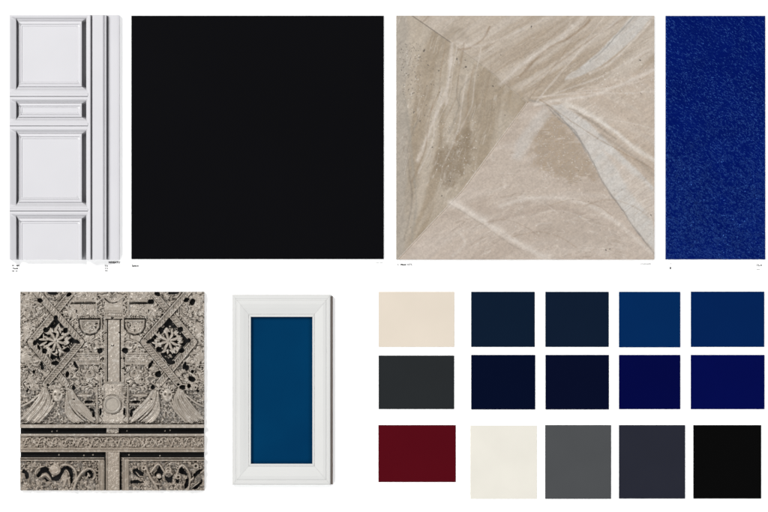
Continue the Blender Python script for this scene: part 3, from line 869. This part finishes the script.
    for (r, z) in prof:
        for k in range(K): v.append(P(112.3 + r * math.cos(2 * math.pi * k / K), 404.5 - r * math.sin(2 * math.pi * k / K), z))
    for i in range(len(prof) - 1):
        for k in range(K):
            k2 = (k + 1) % K
            f.append((i * K + k, i * K + k2, (i + 1) * K + k2, (i + 1) * K + k))
    md = coat_mat("medallion_metal", (178, 169, 157), rough=.4, spec=.6, mottle=.12, bump=.3, scale=700, mscale=400)
    mesh_obj("medallion", v, f, md, root, smooth=False)
    mb = coat_mat("black_backing", (13, 13, 14), rough=.45, spec=.2, mottle=.2, bump=.2, scale=400, mscale=200)
    slab("backing_board", x0 + .25, y0 + .25, x1 - .25, y1 - .25, 0, 2.0, mb, root, bev=.2)
    # little nail heads and wear marks on the black slots
    for (px, py) in ((57, 431), (52, 431.5), (127, 431), (165, 431), (170, 430.4), (59, 455), (84, 455.6), (93, 455), (129, 455), (160, 456)):
        v, f = [], []
        for i, (r, z) in enumerate(((.8, 1.9), (.7, 2.6), (.3, 2.9))):
            for k in range(8): v.append(P(px + r * math.cos(k * .785), py - r * 1.2 * math.sin(k * .785), z))
        for i in range(2):
            for k in range(8): f.append((i * 8 + k, i * 8 + (k + 1) % 8, i * 8 + 8 + (k + 1) % 8, i * 8 + 8 + k))
        f.append(tuple(range(16, 24)))
        mesh_obj("nail_head", v, f, md, root)
make_carving()

# ------------------------------------------------------------------ white frame around a blue panel
fr = empty("framed_panel", 282, 390, "upright white moulded frame around a teal blue panel, beside the carved metal panel", "framed panel")
m_frame = coat_mat("frame_paint", (229, 229, 227), rough=.4, spec=.5, mottle=.012, bump=.05, scale=500)
FX0, FY0, FX1, FY1 = 232.3, 294.6, 330.8, 485.0
# fraction across the moulding, height
fprof = [(0, 0), (0, 6.0), (.03, 9.2), (.07, 9.9), (.16, 10.1), (.195, 9.5), (.23, 9.5), (.27, 10.3), (.42, 11.0), (.60, 10.0), (.76, 8.4), (.865, 7.5), (.88, 6.9), (.895, 6.9), (.91, 7.6), (.985, 7.6), (1.0, 7.0), (1.0, 0.3)]
wl, wt, wr, wb = 18.6, 22.3, 18.4, 21.2
def frame_side(a, b):
    """side between outer corners a and b; corners given as functions of the fraction"""
    v, f = [], []
    for (t, z) in fprof:
        z = z if z < 5 else 3.4 + (z - 6) * .72
        v += [P(*a(t), z), P(*b(t), z)]
    for i in range(len(fprof) - 1): f.append((2 * i, 2 * i + 1, 2 * i + 3, 2 * i + 2))
    f.append(tuple(2 * i for i in range(len(fprof)))[::-1]); f.append(tuple(2 * i + 1 for i in range(len(fprof))))
    mesh_obj("frame_side", v, f, m_frame, fr)
g = .06
tl = lambda t: (FX0 + wl * t, FY0 + wt * t); tr = lambda t: (FX1 - wr * t, FY0 + wt * t)
bl = lambda t: (FX0 + wl * t, FY1 - wb * t); br = lambda t: (FX1 - wr * t, FY1 - wb * t)
off = lambda fn, dx, dy: (lambda t: (fn(t)[0] + dx, fn(t)[1] + dy))
frame_side(off(tr, -g, 0), off(tl, g, 0)); frame_side(off(tl, 0, g), off(bl, 0, -g))
frame_side(off(bl, g, 0), off(br, -g, 0)); frame_side(off(br, 0, -g), off(tr, 0, g))
m_blue = coat_mat("teal_blue_panel", (0, 51, 90), rough=.3, spec=.05, mscale=9, c2=(0, 61, 101), bump=.02)
slab("blue_panel", 249.5, 315.5, 313.5, 465.2, .2, .9, m_blue, fr, bev=.1)
m_edge = coat_mat("bare_wood_edge", (112, 103, 97), rough=.7, spec=.2, mottle=.1)
slab("backing_board", 326, 296.2, 332.9, 484.4, .1, 4.4, m_edge, fr, bev=.4)

# ------------------------------------------------------------------ fifteen colour swatches
SW = [  # x0, y0, x1, y1, colour, label
    (378.6, 291.8, 454.4, 347.0, (233, 221, 205), "cream beige swatch above the charcoal one"),
    (378.6, 355.6, 454.2, 409.2, (44, 47, 49), "charcoal swatch between the cream beige one and the dark red one"),
    (378.4, 425.2, 455.8, 482.2, (90, 11, 24), "dark red swatch at the lower left of the swatches"),
    (471.2, 291.8, 534.8, 347.0, (14, 31, 52), "slate navy swatch in the top row, next to the cream beige one"),
    (545.4, 291.8, 608.8, 347.0, (16, 31, 52), "slate navy swatch in the top row, next to the brighter blue swatches"),
    (619.0, 291.8, 680.4, 347.4, (0, 45, 96), "brighter blue swatch, the narrower of the two in the top row"),
    (690.9, 291.6, 764.4, 347.0, (0, 38, 91), "wide blue swatch at the right end of the top row"),
    (471.2, 355.0, 535.3, 409.6, (5, 14, 42), "blackish navy swatch in the middle row, next to the charcoal one"),
    (545.5, 355.0, 609.0, 409.6, (7, 14, 42), "blackish navy swatch in the middle row, above the plain grey one"),
    (619.0, 355.0, 680.4, 409.3, (0, 8, 70), "deep ultramarine swatch above the slate grey one"),
    (690.8, 355.0, 764.6, 409.3, (0, 11, 80), "wide deep ultramarine swatch above the black one"),
    (470.4, 425.6, 537.0, 499.0, (240, 236, 225), "ivory swatch in the bottom row beside the dark red one"),
    (545.2, 425.2, 611.2, 499.0, (83, 85, 87), "plain mid grey swatch in the bottom row"),
    (619.0, 425.2, 685.2, 498.8, (44, 46, 57), "bluish slate grey swatch between the mid grey and black ones"),
    (693.4, 425.2, 761.3, 498.8, (9, 9, 9), "black swatch at the right end of the bottom row"),
]
for i, (a, b, c, d, colr, lab) in enumerate(SW):
    nm = "swatch_paint_" + lab.split(" swatch")[0].replace(" ", "_").replace(",", "")
    dk = max(colr) < 130
    adj = tuple(max(v - 3, 0) for v in colr) if dk else colr
    m = coat_mat(nm, adj, rough=.4, spec=.035, mottle=.03, bump=.03, scale=400, mscale=14 + i)
    o = recentre(slab("colour_swatch", a, b, c, d, 0, 0.9, m, bev=.15))
    tag(o, lab, "swatch", "flat colour swatches in three rows")

# ------------------------------------------------------------------ tiny printed captions
def caption(txt, x, y, size, grey, label):
    cu = bpy.data.curves.new("caption", 'FONT')
    cu.body = txt; cu.size = size * S; cu.extrude = 0.00008; cu.space_line = 1.25; cu.offset = 0.00011
    cu.resolution_u = 2
    tmp = bpy.data.objects.new("tmp", cu); COL.objects.link(tmp)
    bpy.context.view_layer.update()
    dg = bpy.context.evaluated_depsgraph_get()
    me = bpy.data.meshes.new_from_object(tmp.evaluated_get(dg), depsgraph=dg)
    bpy.data.objects.remove(tmp); bpy.data.curves.remove(cu)
    me.materials.clear(); me.name = "printed_caption"
    me.materials.append(coat_mat("caption_ink", (grey * (.75 if grey < 200 else 1.0),) * 3, rough=.8, spec=.1, mottle=.2, mscale=900))
    o = bpy.data.objects.new("printed_caption", me); COL.objects.link(o)
    o.location = P(x, y, .2)
    tag(o, label, "caption", "tiny printed captions")
caption("TE  . AM\n  Panels\nNo. oo", 11.5, 266.4, 2.1, 90, "tiny grey caption lines under the left corner of the white door section")
caption("WHSATU", 108.5, 263.4, 2.7, 140, "tiny caption line just under the right corner of the white door section")
caption("T A\nS Q\nOU", 104.8, 266.6, 1.9, 160, "faint stacked letters under the groove of the white door section")
caption("Space", 131.6, 266.6, 3.0, 120, "tiny caption under the lower left corner of the black panel")
caption("C  Mami 1STS", 397.2, 265.4, 2.6, 110, "tiny caption under the lower left corner of the stone tile")
caption("wusmasis", 640.2, 264.6, 2.9, 222, "very faint caption under the lower right corner of the stone tile")
caption("sss1sas", 375.6, 263.4, 2.6, 232, "barely visible caption under the lower right corner of the black panel")
caption(" \u2022\n8", 669.6, 265.0, 3.4, 90, "small dark mark under the lower left corner of the blue leather")
caption("TS-9\n~~", 756.4, 266.4, 3.0, 120, "tiny caption under the lower right corner of the blue leather")
